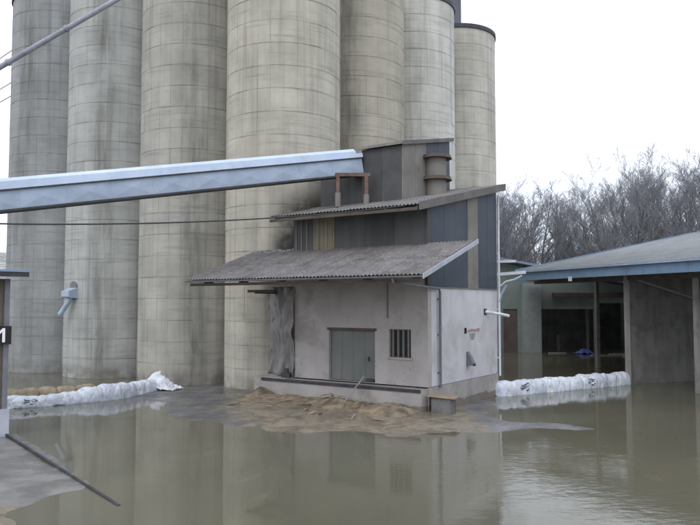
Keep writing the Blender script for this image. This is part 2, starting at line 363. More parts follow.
# ------------------------------------------------------------------ silos
SR, RH, NR, NC = 3.14, 1.2, 21, 28
def panel_mesh(mb, a_mid, z0, seg=4, rr=SR):
    w = 2*math.pi/NC; gv = .0026; gz = .009; ri = SR - .06
    vs = []; fs = []
    for k in range(seg+1):
        a = a_mid - w/2 + gv/2 + (w-gv)*k/seg
        for r_, z in ((rr, z0+gz), (rr, z0+RH-gz), (ri, z0+RH-gz), (ri, z0+gz)):
            vs.append((r_*math.cos(a), r_*math.sin(a), z))
    for k in range(seg):
        b = k*4; c = b+4
        fs += [(b, c, c+1, b+1), (b+1, c+1, c+2, b+2), (b+3, c+3, c, b)]
    fs += [(0,1,2,3), (seg*4+3, seg*4+2, seg*4+1, seg*4)]
    mb.add(vs, fs)
core = MB().tube([(0,0,-.6),(0,0,NR*RH)], SR-.013, 112)
core_v, core_f = core.v, core.f
SILOS = [  # x, y, tint, stain, angle of stain, width, label
 (-20.45,49.0,(.345,.355,.355),1.0,-.28,.30,'leftmost concrete grain silo, grey, its dark top rim just in view'),
 (-15.1,45.6,(.44,.445,.42),1.1,.02,.24,'second concrete silo from the left, with a grey discharge spout low on it'),
 (-9.4,42.2,(.435,.42,.375),1.1,.22,.33,'third concrete silo from the left, stained dark, at the end of the white sandbags'),
 (-3.7,38.8,(.52,.488,.41),.40,-.25,.5,'widest and nearest concrete silo, clean beige, directly left of the dock building'),
 (.3,44.2,(.465,.43,.355),1.1,-.10,.22,'beige silo with a dark streak, rising behind the grey tower and gallery end'),
 (4.3,49.6,(.62,.605,.55),.45,.1,.25,'pale silo right of the grey tower, second from the right'),
 (8.3,55.0,(.57,.54,.47),.3,.2,.3,'rightmost concrete silo, its dark top rim against the white sky'),
]
FRONT_COLS = 14
for i, (cx, cy, tint, st, a0, wd_, lab) in enumerate(SILOS):
    dark_patches = None
    if i == 3: dark_patches = [(-2.0,35.9,8.6,2.5,.9), (-2.9,35.8,7.3,1.5,.95)]
    mt = silo_mat('silo_concrete_%d' % i, cx, cy, tint, st, a0, wd_, dark_patches)
    root = tag(empty('concrete_silo', (cx, cy, 0)), lab, 'silo', 'concrete grain silos')
    cb = MB(); cb.v, cb.f = core_v, core_f
    cb.build('core', M['joint'], root, smooth=True)
    af = math.atan2(-cy, -cx); w = 2*math.pi/NC
    pm = MB(); panel_mesh(pm, 0, 0); pme = pm.mesh('concrete_panel', mt, True, 35)
    rng = random.Random(i)
    for c in range(FRONT_COLS):
        a = af + (c - FRONT_COLS/2 + .5) * w
        for r_ in range(NR):
            o = place('concrete_panel', pme, root, (0, 0, r_*RH), (0, 0, a))
            s = 1 + rng.uniform(-.0022, .0022); o.scale = (s, s, 1)
    rb = MB()
    for c in range(FRONT_COLS, NC):
        for r_ in range(NR): panel_mesh(rb, (c - FRONT_COLS/2 + .5) * w, r_*RH)
    tag(rb.build('rear_panels', mt, root, rot=(0, 0, af), smooth=True), kind='stuff')
    cap = MB().tube([(0,0,NR*RH+.004),(0,0,NR*RH+.3)], SR+.09, 96).build('top_rim', M['rim'], root, smooth=True)
    MB().tube([(0,0,NR*RH+.304),(0,0,NR*RH+.75)], [SR-.1, .5], 48).build('roof_cone', M['roof_light'], cap, smooth=True)
    if i == 0: MB().tube([(.25,3.19,22.8),(.25,3.19,27.9)], .07, 8).build('wire_mast', M['pipe'], root, smooth=True)
    if i == 1:   # discharge spout: wall plate, hood, tube
        sp_ = empty('discharge_spout', (-1.72, -2.62, 4.9), R(-33)); sp_.parent = root
        MB().tube([(0,.12,.62),(0,-.06,.62)], .34, 20).build('wall_plate', M['pipe'], sp_, smooth=True)
        MB().prismx([(.06,.60),(-.62,.36),(-.62,.02),(-.5,-.06),(.06,-.06)], -.36, .36).build('hood', M['galv'], sp_)
        tb = MB().tube([(0,-.28,-.05),(0,-.32,-.22),(-.52,-.55,-1.05)], .15, 16, cap=False)
        tb.tube([(-.52,-.55,-1.05),(-.33,-.47,-.75)], .125, 16, cap=True)
        tb.build('tube', M['galv'], sp_, smooth=True)

# headhouse along the right-hand row of silos
hd = Vector((4.0, 5.4, 0)).normalized(); rz = math.atan2(hd.y, hd.x)
hh = tag(empty('headhouse', (-3.7, 38.8, 25.3), rz), 'dark grey sheet-clad headhouse on top of the right-hand silos', 'headhouse')
MB().box(-1.5, 20.3, -.55, 2.2, .55, 6.2).build('wall', M['head'], hh)
MB().box(-1.8, 20.6, -.8, 2.45, 6.2, 6.4).build('roof', M['rim'], hh)
for k in range(5): MB().box(.5+4.4*k, 1.0+4.4*k, -.3, 1.9, .0, .55).build('bearer', M['dark'], hh)

# ------------------------------------------------------------------ corrugated sheets
def corr_sheet(nw, length, slope, amp=.028, pitch=.177, th=.012, seg=6, shear=0.0):
    """corrugations run along +y, rising by slope; origin at lower left corner"""
    m = MB(); n = nw*seg; c = math.cos(math.atan(slope)); sn = math.sin(math.atan(slope))
    for up in (0, 1):
        base = len(m.v)
        for k in range(n+1):
            x = k*pitch/seg; z = amp*math.cos(2*math.pi*k/seg) + up*th
            for t in (0, 1): m.v.append((x, c*length*t - sn*z, sn*length*t + c*z))
        for k in range(n):
            a = base + 2*k; f = (a, a+2, a+3, a+1) if up else (a+1, a+3, a+2, a)
            m.f.append(f)
    N = 2*(n+1)
    for k in range(n):
        a = 2*k; m.f.append((a, a+2, N+a+2, N+a)); m.f.append((a+1, N+a+1, N+a+3, a+3))
    m.f.append((0, N, N+1, 1)); m.f.append((2*n, 2*n+1, N+2*n+1, N+2*n))
    return m
def sheet_roof(parent, x0, x1, y0, y1, z0, slope, mat, rows, nw=5, seed=1, skip=None):
    c = math.cos(math.atan(slope)); L = (y1-y0)/c/rows; pw = .177*nw; n = round((x1-x0)/pw); sx = (x1-x0)/(n*pw)
    me = corr_sheet(nw, L+.13, slope).mesh('corrugated_sheet', mat, True, 60); rng = random.Random(seed)
    for r_ in range(rows):
        for k in range(n):
            if skip and skip(x0+k*pw*sx, y0+(y1-y0)*r_/rows): continue
            yy = y0 + (y1-y0)*r_/rows; zz = z0 + slope*(yy-y0)
            o = place('corrugated_sheet', me, parent, (x0 + k*pw*sx, yy + rng.uniform(-.02,.02), zz + .02*r_ + .004*(k%2) + rng.uniform(0,.006)),
                      (rng.uniform(-.004,.004), rng.uniform(-.003,.003), rng.uniform(-.004,.004)), (sx*1.01, 1, 1))

# ------------------------------------------------------------------ dock building
DB = tag(empty('dock_building', (3.229, 29.304, 0), math.atan2(-.56858, .82263)),
         'plastered loading building with dark cladding, corrugated canopy and small roof tower', 'building')
S0 = -7.1; BT = 7.2
door_h = (-5.09, -2.61, 1.10, 3.38); win_h = (-1.89, -.81, 2.25, 3.44)
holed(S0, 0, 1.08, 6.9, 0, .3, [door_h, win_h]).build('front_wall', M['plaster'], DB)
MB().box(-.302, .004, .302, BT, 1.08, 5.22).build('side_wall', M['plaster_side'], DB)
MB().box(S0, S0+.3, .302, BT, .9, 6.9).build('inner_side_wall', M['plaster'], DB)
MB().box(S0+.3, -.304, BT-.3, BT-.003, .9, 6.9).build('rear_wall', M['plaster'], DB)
MB().box(-.02, .034, -.003, BT+.01, -.5, 1.06).box(S0, -.022, BT-.4, BT+.01, -.5, .9).build('plinth', M['plinth'], DB)
# loading dock with steel edge
dk = MB().box(-9.1, -.022, -.55, .9, -.5, 1.02).build('loading_dock', M['plinth'], DB)
MB().box(-8.65, -.05, -.60, -.553, .90, 1.035).build('steel_edge', M['dark'], dk)
MB().box(-9.1, -7.2, -.55, .85, 1.023, 1.07).build('raised_kerb', M['plinth'], dk)
# recessed door
dr = MB().box(door_h[0]+.05, door_h[1]-.05, .15, .21, door_h[2]+.02, door_h[3]-.05).build('door', M['door'], DB)
for k in range(1, 4):
    x = door_h[0] + k*(door_h[1]-door_h[0])/4
    MB().box(x-.015, x+.015, .138, .149, door_h[2]+.04, door_h[3]-.07).build('door_batten', M['door'], dr)
MB().box(door_h[0]-.09, door_h[1]+.09, -.025, .10, door_h[3]-.04, door_h[3]+.07).build('door_lintel', M['wood'], dr)
MB().box(door_h[1]-.5, door_h[1]-.08, .04, .13, door_h[2]+.01, door_h[2]+.15).build('door_sill_block', M['dark'], dr)
MB().box(door_h[1]-.42, door_h[1]-.36, .09, .148, 2.0, 2.2).build('handle', M['dark'], dr)
# barred window
wn = MB().box(win_h[0], win_h[1], .2, .215, win_h[2], win_h[3]).build('window', M['glass'], DB)
fr = MB(); a, b, c, d = win_h
fr.box(a, a+.06, .14, .199, c, d).box(b-.06, b, .14, .199, c, d).box(a+.06, b-.06, .14, .199, c, c+.06).box(a+.06, b-.06, .14, .199, d-.06, d)
fr.build('frame', M['wood'], wn)
for k in range(4):
    x = a + .16 + k*(b-a-.32)/3; MB().box(x-.028, x+.028, .06, .11, c+.002, d-.002).build('bar', M['strip'], wn)
MB().box(a-.06, b+.06, -.06, .1, c-.09, c-.002).build('sill', M['plinth'], wn)
# crack-like seam and vertical batten above the window
MB().box(-1.98, -1.92, -.035, -.003, 3.9, 5.5).build('cable_conduit', M['pipe'], DB)
# dark side cladding above the plaster: one board after another
MID_Z = lambda t: 8.5 + .218*(t+1.33)
t0 = 0.0
for k, (ta, tb_, mm) in enumerate([(.302,1.45,'clad'),(1.46,2.62,'clad'),(2.63,3.8,'clad'),(3.81,4.93,'strip'),(4.94,6.1,'clad'),(6.11,BT,'clad')]):
    z1a, z1b = MID_Z(ta)-.05, MID_Z(tb_)-.05
    MB().prismx([(ta,5.24),(tb_,5.24),(tb_,z1b),(ta,z1a)], -.06, .02 + (.004 if k % 2 else 0) + (.02 if mm == 'strip' else 0)).build('cladding_board', M[mm], DB)
MB().box(-.0, .05, .302, BT, 5.19, 5.235).build('drip_edge', M['strip'], DB)
# corner post and front cladding
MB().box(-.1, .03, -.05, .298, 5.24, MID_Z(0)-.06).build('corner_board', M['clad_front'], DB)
xf = [S0-.05, -6.05, -4.62, -3.1, -1.6, -.104]
for k in range(5):
    mm = 'ochre' if k == 1 else 'clad_front'
    x0_, x1_ = xf[k]+.006, xf[k+1]-.006
    if k == 1: x0_, x1_ = -5.95, -4.75
    elif k == 0: x1_ = -5.96
    elif k == 2: x0_ = -4.74
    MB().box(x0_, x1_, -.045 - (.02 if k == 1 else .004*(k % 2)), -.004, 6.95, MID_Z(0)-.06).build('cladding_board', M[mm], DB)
for k in range(5): MB().box(-5.9+.25*k, -5.86+.25*k, -.09, -.066, 6.97, MID_Z(0)-.07).build('board_rib', M['ochre'], DB)
for k in range(3): MB().box(-7.0+.32*k, -6.95+.32*k, -.07, -.05, 6.97, MID_Z(0)-.07).build('wall_batten', M['strip'], DB)
MB().box(S0, -.31, .3, BT-.3, 6.9, 7.0).build('upper_floor', M['wood'], DB)
MB().prismx([(.31,6.95),(BT,6.95),(BT,MID_Z(BT)-.1),(.31,MID_Z(.31)-.1)], S0-.05, S0+.03).build('inner_cladding', M['clad'], DB)
MB().box(S0+.03, -.07, BT-.08, BT-.002, 7.0, MID_Z(BT)-.1).build('rear_cladding', M['clad'], DB)
# middle roof: rafters, boards and corrugated sheets
mr = MB()
for k in range(6):
    x = -7.3 + k*1.49; mr.prismx([(-1.25,8.33),(7.4,8.33+.218*8.65),(7.4,8.47+.218*8.65),(-1.25,8.47)], x, x+.1)
mr = mr.build('roof_rafters', M['wood'], DB)
sheet_roof(mr, -7.5, .34, -1.33, 7.62, 8.53, .218, M['roof'], 3, 5, 3)
MB().prismx([(-1.33,8.28),(7.6,8.28+.218*8.93),(7.6,8.62+.218*8.93),(-1.33,8.62)], .343, .385).build('verge_board', M['verge'], mr)
MB().box(-7.45, .3, -1.42, -1.36, 8.27, 8.40).build('eave_board', M['wood'], mr)
# canopy over the dock
CZ = lambda t: 5.57 + .335*(t+4.2)
cr = MB()
for k in range(6):
    x = -8.9 + k*2.1; t1 = -.05 if -7.2 < x < .1 else .55
    cr.prismx([(-4.1,CZ(-4.1)-.30),(t1,CZ(t1)-.30),(t1,CZ(t1)-.12),(-4.1,CZ(-4.1)-.12)], x, x+.12)
for k in range(4):
    t = -4.05 + k*1.25; cr.box(-9.7, 2.0, t, t+.1, CZ(t)-.115, CZ(t)-.03)
cr = cr.build('canopy_frame', M['wood'], DB)
sheet_roof(cr, -9.85, 2.1, -4.25, 0.02, 5.57, .335, M['roof'], 2, 5, 8)
MB().prismx([(-4.3,CZ(-4.3)-.12),(.3,CZ(.3)-.12),(.3,CZ(.3)+.06),(-4.3,CZ(-4.3)+.06)], 2.12, 2.17).build('verge_flashing', M['flash'], cr)
gt = MB()
prof = [(-.075,.0),(-.06,-.055),(0,-.075),(.06,-.055),(.075,.0),(.06,.0),(.045,-.042),(0,-.06),(-.045,-.042),(-.06,0)]
gt.prismx([(y-4.33, z+5.53) for y, z in prof], -9.8, 2.1).build('gutter', M['pipe'], cr, smooth=False)
MB().box(-9.7, 1.95, -4.16, -4.11, 5.30, 5.42).build('fascia_board', M['wood'], cr)
MB().box(-9.0, -7.3, -1.2, -1.05, 5.05, 5.17).box(-8.7,-8.55,-1.04,.6,5.0,5.15).build('hanging_beam', M['wood'], cr)
# pale mortar fillet where the canopy meets the silo
fm = MB()
for k in range(9): fm.box(-9.8+k*.31, -9.8+k*.31+.27, .0+.02*(k%3), .4, CZ(0)+.01, CZ(0)+.10+.03*((k*7)%3))
fm.build('mortar_fillet', M['roof_light'], cr)
MB().prismx([(-.06,5.6),(.9,5.6),(.9,7.0),(-.06,7.0)], -9.6, -7.2).build('canopy_end_wall', M['clad'], DB) if False else None
# downpipe: from the gutter back under the canopy and down the side wall
MB().tube([(.9,-4.3,5.46),(.9,-4.25,5.33),(.55,-2.6,5.27),(.14,.72,5.16),(.12,.87,5.02),(.12,.87,1.0)], .055, 10).build('downpipe', M['pipe'], DB, smooth=True)
for z in (1.6, 3.2, 4.7): MB().box(.01, .13, .80, .94, z, z+.05).build('pipe_bracket', M['pipe'], DB)
# light strut board below the canopy
# dusty sheeting hanging between silo and wall
sh = MB(); na, nb = 48, 30
for j in range(nb+1):
    for i in range(na+1):
        p_, q_ = i/na, j/nb; z = 1.08 + q_*4.25; s_ = -9.35 + 2.28*p_ + .12*math.sin(q_*5)*(1-p_)
        gat = .35 + .65*abs(q_-.52)*2
        y = -.10 + .85*(1-p_)**1.5 + .08*math.sin(p_*23 + 3.2*math.sin(q_*3.1) + 6*fbm(p_*2.4, q_*1.6)) * gat + .20*fbm(p_*5, q_*3.4, 2) + .07*fbm(p_*14, q_*8, 4) - .12*math.exp(-((q_-.52)/.08)**2)
        sh.v.append((s_, y, z))
sh.f = [(j*(na+1)+i, j*(na+1)+i+1, (j+1)*(na+1)+i+1, (j+1)*(na+1)+i) for j in range(nb) for i in range(na)]
o = sh.build('hanging_sheet', M['tarp'], None, smooth=True, sharp=0); o.matrix_world = DB.matrix_basis.copy()
md = o.modifiers.new('thickness', 'SOLIDIFY'); md.thickness = .012
tag(o, 'crumpled dusty grey sheet hanging between the widest silo and the plaster wall', 'sheet')
# rubbish on the dock end
o = MB().box(-.2,.2,-.12,.12,0,.22).box(-.08,.1,-.1,.08,.22,.42).build('dark_crate', M['dark'], None); o.matrix_world = DB.matrix_basis @ Matrix.Translation((-7.35,-.3,1.073)) @ Matrix.Rotation(.3,4,'Z')
tag(o, 'small dark box at the left end of the loading dock', 'box')
# side wall fittings: chute mouth, faded marking, outlet pipe
ch = MB().prism([(-.02,0),(.30,.0),(.33,.09),(.03,.62),(-.04,.62)], -.13, .13)
ch = ch.build('wall_chute', M['pipe'], DB, (.02, 3.75, 1.72), (0, 0, 0))
MB().box(.315,.352,-.1,.1,-.02,.07).build('chute_mouth', M['dark'], ch)
mkp = MB().box(.006, .022, 3.45, 3.66, 3.17, 3.42).build('wall_marking', M['black_board'], DB)
rng = random.Random(4); tcur = 3.78
for k in range(9):
    ww = rng.uniform(.09,.15); MB().box(.006, .013, tcur, tcur+ww, 3.22, 3.22+rng.uniform(.11,.16)).build('faded_red_mark', M['red_paint'], mkp); tcur += ww+.03
MB().add([(.0125,3.95,3.16),(.0125,4.65,3.16),(.0125,4.42,2.86),(.0125,4.12,2.86),(.006,3.95,3.16),(.006,4.65,3.16),(.006,4.42,2.86),(.006,4.12,2.86)],
         [(0,3,2,1),(4,5,6,7),(0,1,5,4),(1,2,6,5),(2,3,7,6),(3,0,4,7)]).build('faded_green_mark', M['grey_paint'], mkp)
MB().tube([(.0,5.75,4.13),(.5,6.35,4.02),(.78,6.8,3.92)], .075, 12).build('outlet_pipe', M['white'], DB, smooth=True)
MB().box(.006,.03,5.6,5.9,3.98,4.28).build('outlet_flange', M['dark'], DB)

# tower on the roof
TW = empty('roof_tower', (0, 0, 0)); TW.parent = DB
tz = lambda t: 11.95 + .215*(t-2.1)
s1, s2, f1, f2 = -4.68, -2.4, 2.1, 6.9
def tfront(x0, x1, m_, off): MB().box(x0, x1, f1-off, f1+.05, 9.0, tz(f1)-.04).build('tower_board', M[m_], TW)
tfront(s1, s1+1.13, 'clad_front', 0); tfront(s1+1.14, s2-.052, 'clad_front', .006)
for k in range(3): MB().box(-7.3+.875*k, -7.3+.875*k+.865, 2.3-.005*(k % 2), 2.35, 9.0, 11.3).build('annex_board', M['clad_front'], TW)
MB().box(-7.3, s1-.003, 2.351, 4.6, 9.0, 11.28).build('annex', M['clad'], TW)
MB().prismx([(2.15,11.29),(4.7,11.6),(4.7,11.7),(2.15,11.39)], -7.4, s1-.26).build('annex_roof', M['verge'], TW)
for k, (a, b, m_) in enumerate([(f1,3.25,'strip'),(3.26,4.35,'strip'),(4.36,5.6,'clad'),(5.61,f2,'clad')]):
    MB().prismx([(a,9.2),(b,9.2),(b,tz(b)-.04),(a,tz(a)-.04)], s2-.05, s2+.004*(k % 2)).build('tower_board', M[m_], TW)
MB().prismx([(f1+.05,9.0),(f2,9.0),(f2,tz(f2)-.04),(f1+.05,tz(f1)-.04)], s1, s1+.05).build('tower_board', M['clad'], TW)
MB().box(s1+.05, s2-.05, f2-.06, f2-.004, 9.5, tz(f2)-.04).build('tower_board', M['clad'], TW)
MB().prismx([(f1-.2,tz(f1-.2)),(f2+.15,tz(f2+.15)),(f2+.15,tz(f2+.15)+.13),(f1-.2,tz(f1-.2)+.13)], s1-.25, s2+.14).build('tower_roof', M['strip'], DB)
MB().prismx([(f1-.25,tz(f1-.25)-.05),(f2+.18,tz(f2+.18)-.05),(f2+.18,tz(f2+.18)+.14),(f1-.25,tz(f1-.25)+.14)], s2+.143, s2+.18).build('tower_roof_edge', M['verge'], DB)
dc = MB().tube([(s2+.32,4.75,9.3),(s2+.32,4.75,11.75)], .52, 24).build('vent_duct', M['strip'], DB, smooth=True)
for z in (10.55, 11.62): MB().tube([(s2+.34,4.75,z),(s2+.34,4.75,z+.16)], [.78,.72], 24).build('vent_collar', M['wood'], dc, smooth=True)

# white service pole at the far corner with arms
pw_ = tag(empty('service_pole', (0,0,0)), 'thin white pole with short white arms at the far corner of the dock building', 'pole')
pw_.matrix_world = DB.matrix_basis @ Matrix.Translation((.10, 7.27, 0))
MB().tube([(0,0,.95),(0,0,9.9)], .055, 10).build('pole', M['white'], pw_, smooth=True)
for z in (1.8, 4.2, 7.0, 9.4): MB().box(-.09,-.04,-.06,.03,z,z+.07).build('bracket', M['white'], pw_)
MB().beam((-.1,0,6.62),(.85,.1,6.62),.09,.13).build('arm', M['white'], pw_)
MB().beam((-.1,0,5.98),(1.35,.1,6.06),.10,.15).build('arm', M['white'], pw_)
MB().tube([(0,0,5.35),(.35,.05,5.62),(.8,.1,5.72),(1.15,.1,5.9)], .045, 8).build('curved_pipe', M['white'], pw_, smooth=True)
MB().tube([(0,0,4.6),(.1,.05,5.0),(.35,.1,5.45)], .06, 8).build('hose', M['galv'], pw_, smooth=True)

# ------------------------------------------------------------------ conveyor gallery
P1 = Vector((.25, 33.75, 10.70)); P0 = Vector((-13.25, 26.5, 7.98))
dx_ = (P0 - P1).normalized(); wy = Vector((0,0,1)).cross(dx_).normalized(); nz_ = dx_.cross(wy)   # wy points away from camera?
wy = wy*.62
mw = Matrix((( dx_.x, wy.x, nz_.x, P1.x), (dx_.y, wy.y, nz_.y, P1.y), (dx_.z, wy.z, nz_.z, P1.z), (0,0,0,1)))
GA = tag(empty('conveyor_gallery', mat=mw), 'pale blue-grey enclosed conveyor gallery sloping across the silos into the roof tower', 'conveyor')
SGN = 1 if wy.y < 0 else -1          # local y sign of the camera side
GL = 26.0; Hh = 1.25; PL = 1.68
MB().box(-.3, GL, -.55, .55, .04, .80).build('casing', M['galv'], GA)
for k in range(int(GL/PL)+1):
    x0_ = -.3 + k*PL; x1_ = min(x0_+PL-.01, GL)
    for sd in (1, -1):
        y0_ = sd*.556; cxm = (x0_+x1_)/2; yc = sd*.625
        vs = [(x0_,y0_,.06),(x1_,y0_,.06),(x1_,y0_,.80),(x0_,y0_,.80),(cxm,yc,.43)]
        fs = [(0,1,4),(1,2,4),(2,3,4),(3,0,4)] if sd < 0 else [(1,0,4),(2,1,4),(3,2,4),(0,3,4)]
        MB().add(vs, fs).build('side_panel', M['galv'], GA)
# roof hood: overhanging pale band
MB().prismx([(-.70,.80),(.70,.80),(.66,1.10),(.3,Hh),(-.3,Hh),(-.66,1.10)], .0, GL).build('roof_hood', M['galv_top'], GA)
MB().prismx([(-.69,.80),(.69,.80),(.66,1.0),(-.66,1.0)], -.35, -.004).build('hood_end', M['galv_top'], GA)
for k in range(1, 9): MB().prismx([(-.715,.80),(.715,.80),(.675,1.105),(.31,Hh+.012),(-.31,Hh+.012),(-.675,1.105)], k*3.1, k*3.1+.05).build('hood_seam', M['galv_top'], GA)
for sd in (1, -1):
    MB().box(-.3, GL, sd*.66-.055, sd*.66+.055, .755, .797).build('hood_lip', M['dark'], GA)
    MB().box(-.3, GL, sd*.57-.05, sd*.57+.05, -.03, .045).build('bottom_flange', M['dark'], GA)
MB().box(-.3, GL, -.5, .5, -.02, .038).build('floor', M['dark'], GA)
# off-frame trestle carrying the far end
tp = P1 + dx_*22
tr = tag(empty('gallery_trestle', (tp.x, tp.y, -.3)), 'steel trestle carrying the lower end of the conveyor gallery', 'trestle')
for a in (-.6, .6):
    for b in (-.7, .7): MB().beam((a*1.6, b*1.6, 0), (a, b, tp.z+.2), .16, .16).build('leg', M['rust'], tr)
for z in (1.5, 3.4): MB().beam((-.85,-.95,z),(.85,-.95,z),.1,.1).beam((-.85,.95,z),(.85,.95,z),.1,.1).build('cross_brace', M['rust'], tr)
# red support frame below the gallery head
sf = tag(empty('support_frame', (.05, 32.9, 0)), 'rusty red steel goal-post frame under the upper end of the gallery', 'frame')
for x, zt in ((-.62, 9.30), (.72, 9.22)):
    MB().beam((x,0,zt),(x,0,10.5),.16,.16).build('post', M['rust'], sf)
    MB().tube([(x,0,zt-.25),(x,0,zt+.42)], .14, 10).build('concrete_foot', M['strip'], sf)
MB().beam((-.75,0,10.58),(.9,0,10.58),.15,.16).build('cross_beam', M['rust'], sf)

# ------------------------------------------------------------------ overhead tube, cable, wires
A = Vector((-3.63,36.4,25.75)); B = Vector((-16.67,33.0,15.77)); D = (B-A)
tu = MB().tube([A + D*k for k in (0, .5, 1, 1.5, 2.45)], .13, 12).build('grain_tube', M['tube'], None, smooth=True)
tag(tu, 'thin grey steel grain tube running diagonally across the top left corner', 'tube')
for k in (.17, .36, .555, .78, .97, 1.3, 1.7):
    p = A + D*k; q_ = p + D.normalized()*.14
    MB().tube([p, q_], .175, 12).build('collar', M['tube'], tu, smooth=True)
def hang(name, a, b, sag, r, n=24):
    a = Vector(a); b = Vector(b)
    return MB().tube([a.lerp(b, i/n) - Vector((0,0,4*sag*(i/n)*(1-i/n))) for i in range(n+1)], r, 6).build(name, M['cable'], None, smooth=True)
tag(hang('overhead_cable', (-21.0,16.2,7.2), (2.2,28.45,8.5), .78, .028), 'thin dark overhead cable crossing below the conveyor gallery', 'cable')
for k, z in enumerate((27.3, 26.2, 24.4, 23.2)):
    o = hang('power_line', (-20.2, 52.15, z+.1), (-74.7, 102.8, z+.9), 1.3, .035)
    tag(o, ['uppermost','second','third','lowest'][k] + ' of the thin power lines at the far left beside the leftmost silo', 'power line', 'power lines')
po = tag(empty('line_pole', (-74.7, 102.8, .0)), 'tall steel pole carrying the power lines far left of the silos', 'pole')
MB().tube([(0,0,-.6),(0,0,28.8)], [.42,.16], 10).build('pole', M['pipe'], po, smooth=True)
for z in (28.2, 27.1, 25.3, 24.1): MB().beam((-.3,0,z),(.3,0,z),.1,.1).build('cross_arm', M['pipe'], po)

# ------------------------------------------------------------------ sandbags
def bag_surface(seed, L, W, Hh_):
    def f(u_, v_):   # u_ in [-1,1] along length, v_ angle
        e = (1 - abs(u_)**3.6)**.42 if abs(u_) < 1 else 0.0
        c, s_ = math.cos(v_), math.sin(v_)
        y = W*e*math.copysign(abs(c)**.75, c); z = Hh_*(.30+.70*e)*math.copysign(abs(s_)**.72, s_)*(e**.4 if e > 0 else 0)
        x = L*u_*(1 + .03*math.sin(3*v_+seed))
        n1 = fbm(x*1.7+seed*7, y*1.7, z*2+seed, 3); n2 = fbm(x*4+seed*3, y*4, z*3, 3)
        fold = .035*math.sin(9*u_ + 2.5*n1 + seed)*(1-e*.4) + .028*abs(math.sin(7*v_ + 4*n2))*(abs(u_)**2)
        n3 = fbm(x*3.1+seed, y*3.1+5, z*3.1, 4)
        k = 1 + .13*n1 + .05*n2 + fold - .30*max(0, .15-abs(n3))*2
        zz = max(-.30*Hh_, z*k)
        return Vector((x, y*k, zz))
    return f
def bag_mesh(seed, L=.56, W=.42, Hh_=.42, mat=None, na=40, nb=34):
    f = bag_surface(seed, L, W, Hh_); m = MB()
    for i in range(na+1):
        for j in range(nb): m.v.append(tuple(f(-1 + 2*i/na, 2*math.pi*j/nb)))
    for i in range(na):
        for j in range(nb):
            j2 = (j+1) % nb; m.f.append((i*nb+j, (i+1)*nb+j, (i+1)*nb+j2, i*nb+j2))
    return m.mesh('sandbag', mat, True, 0), f
def print_mesh(f, seed):
    rng = random.Random(seed); m = MB()
    def patch(u0, u1, v0, v1, n=5):
        b = len(m.v)
        for i in range(n+1):
            for j in (0, 1):
                p = f(u0+(u1-u0)*i/n, v0+(v1-v0)*j + .06*math.sin(i)); m.v.append(tuple(p*1.012 + Vector((0,0,.003))))
        for i in range(n): m.f.append((b+2*i, b+2*i+1, b+2*i+3, b+2*i+2))
    for k in range(3):
        v = 2.42 + .15*k; u0 = rng.uniform(-.5,-.3); patch(u0, u0+rng.uniform(.45,.75), v, v+.09)
    patch(-.05, .3, 2.95, 3.03); patch(-.4, -.15, 2.84, 2.92)
    return m
def walk(path, step):
    out = []; carry = 0.0
    for i in range(len(path)-1):
        a = Vector(path[i]); b = Vector(path[i+1]); L = (b-a).length; d = (b-a)/L; t = carry
        while t < L: out.append((a + d*t, math.atan2(d.y, d.x))); t += step
        carry = t - L
    return out
bag_meshes = [bag_mesh(k*1.7+.3, .66, .44, .46, mat=M['bag'], na=52, nb=40) for k in range(7)]
def bag_row(path, step, where, nprint, seed, order, hs=1.0):
    rng = random.Random(seed); pts = walk(path, step); n = len(pts)
    words = ['first','second','third','fourth','fifth','sixth','seventh','eighth','ninth','tenth','eleventh','twelfth','thirteenth','fourteenth']
    for k, (p, a) in enumerate(pts):
        me, f = bag_meshes[(k*3+seed) % 7]
        lab = '%s white sandbag %s of the row %s' % (words[k], order, where)
        if k in nprint: lab = '%s white sandbag %s, black-printed, %s' % (words[k], order, where)
        rt = tag(place('sandbag', me, None, (p.x, p.y, .10), (rng.uniform(-.05,.05), rng.uniform(-.06,.06), a + rng.uniform(-.1,.1)),
                       (1.12, rng.uniform(.95,1.1), hs*rng.uniform(.92,1.12)*(.72 if seed == 2 and k < 5 else (.86 if seed == 2 and k == 5 else 1)))), lab, 'sandbag', 'white sandbags ' + where)
        if k in nprint: print_mesh(f, k+seed).build('print', M['print'], rt)
        ring = MB()   # tied gather between bags
bag_row([(-16.8,30.5),(-14.2,31.35),(-12.9,32.3),(-11.3,33.95),(-10.35,36.4)], .92, 'in front of the left silos', (3,), 2, 'from the left', 1.15)
bag_row([(7.75,35.35),(10.8,37.1),(15.3,39.9)], .95, 'between dock building and open shed', (1, 6), 5, 'from the left', 1.22)
# tan sandbags lying behind the white row
tb_me = [bag_mesh(20+k*2.1, .42, .3, .26, M['tan_bag'], 20, 18)[0] for k in range(3)]
for k, (x, y, a) in enumerate([(-15.4,32.2,.2),(-14.7,32.45,.5),(-14.0,32.9,.1),(-13.3,33.3,.7),(-12.6,33.9,.4)]):
    tag(place('tan_sandbag', tb_me[k % 3], None, (x, y, .30), (.05*k-.1, .06, a), (1.2,1.1,1.5)),
        ['leftmost','second','middle','fourth','rightmost'][k] + ' small tan sandbag lying behind the left white row', 'sandbag', 'tan sandbags')
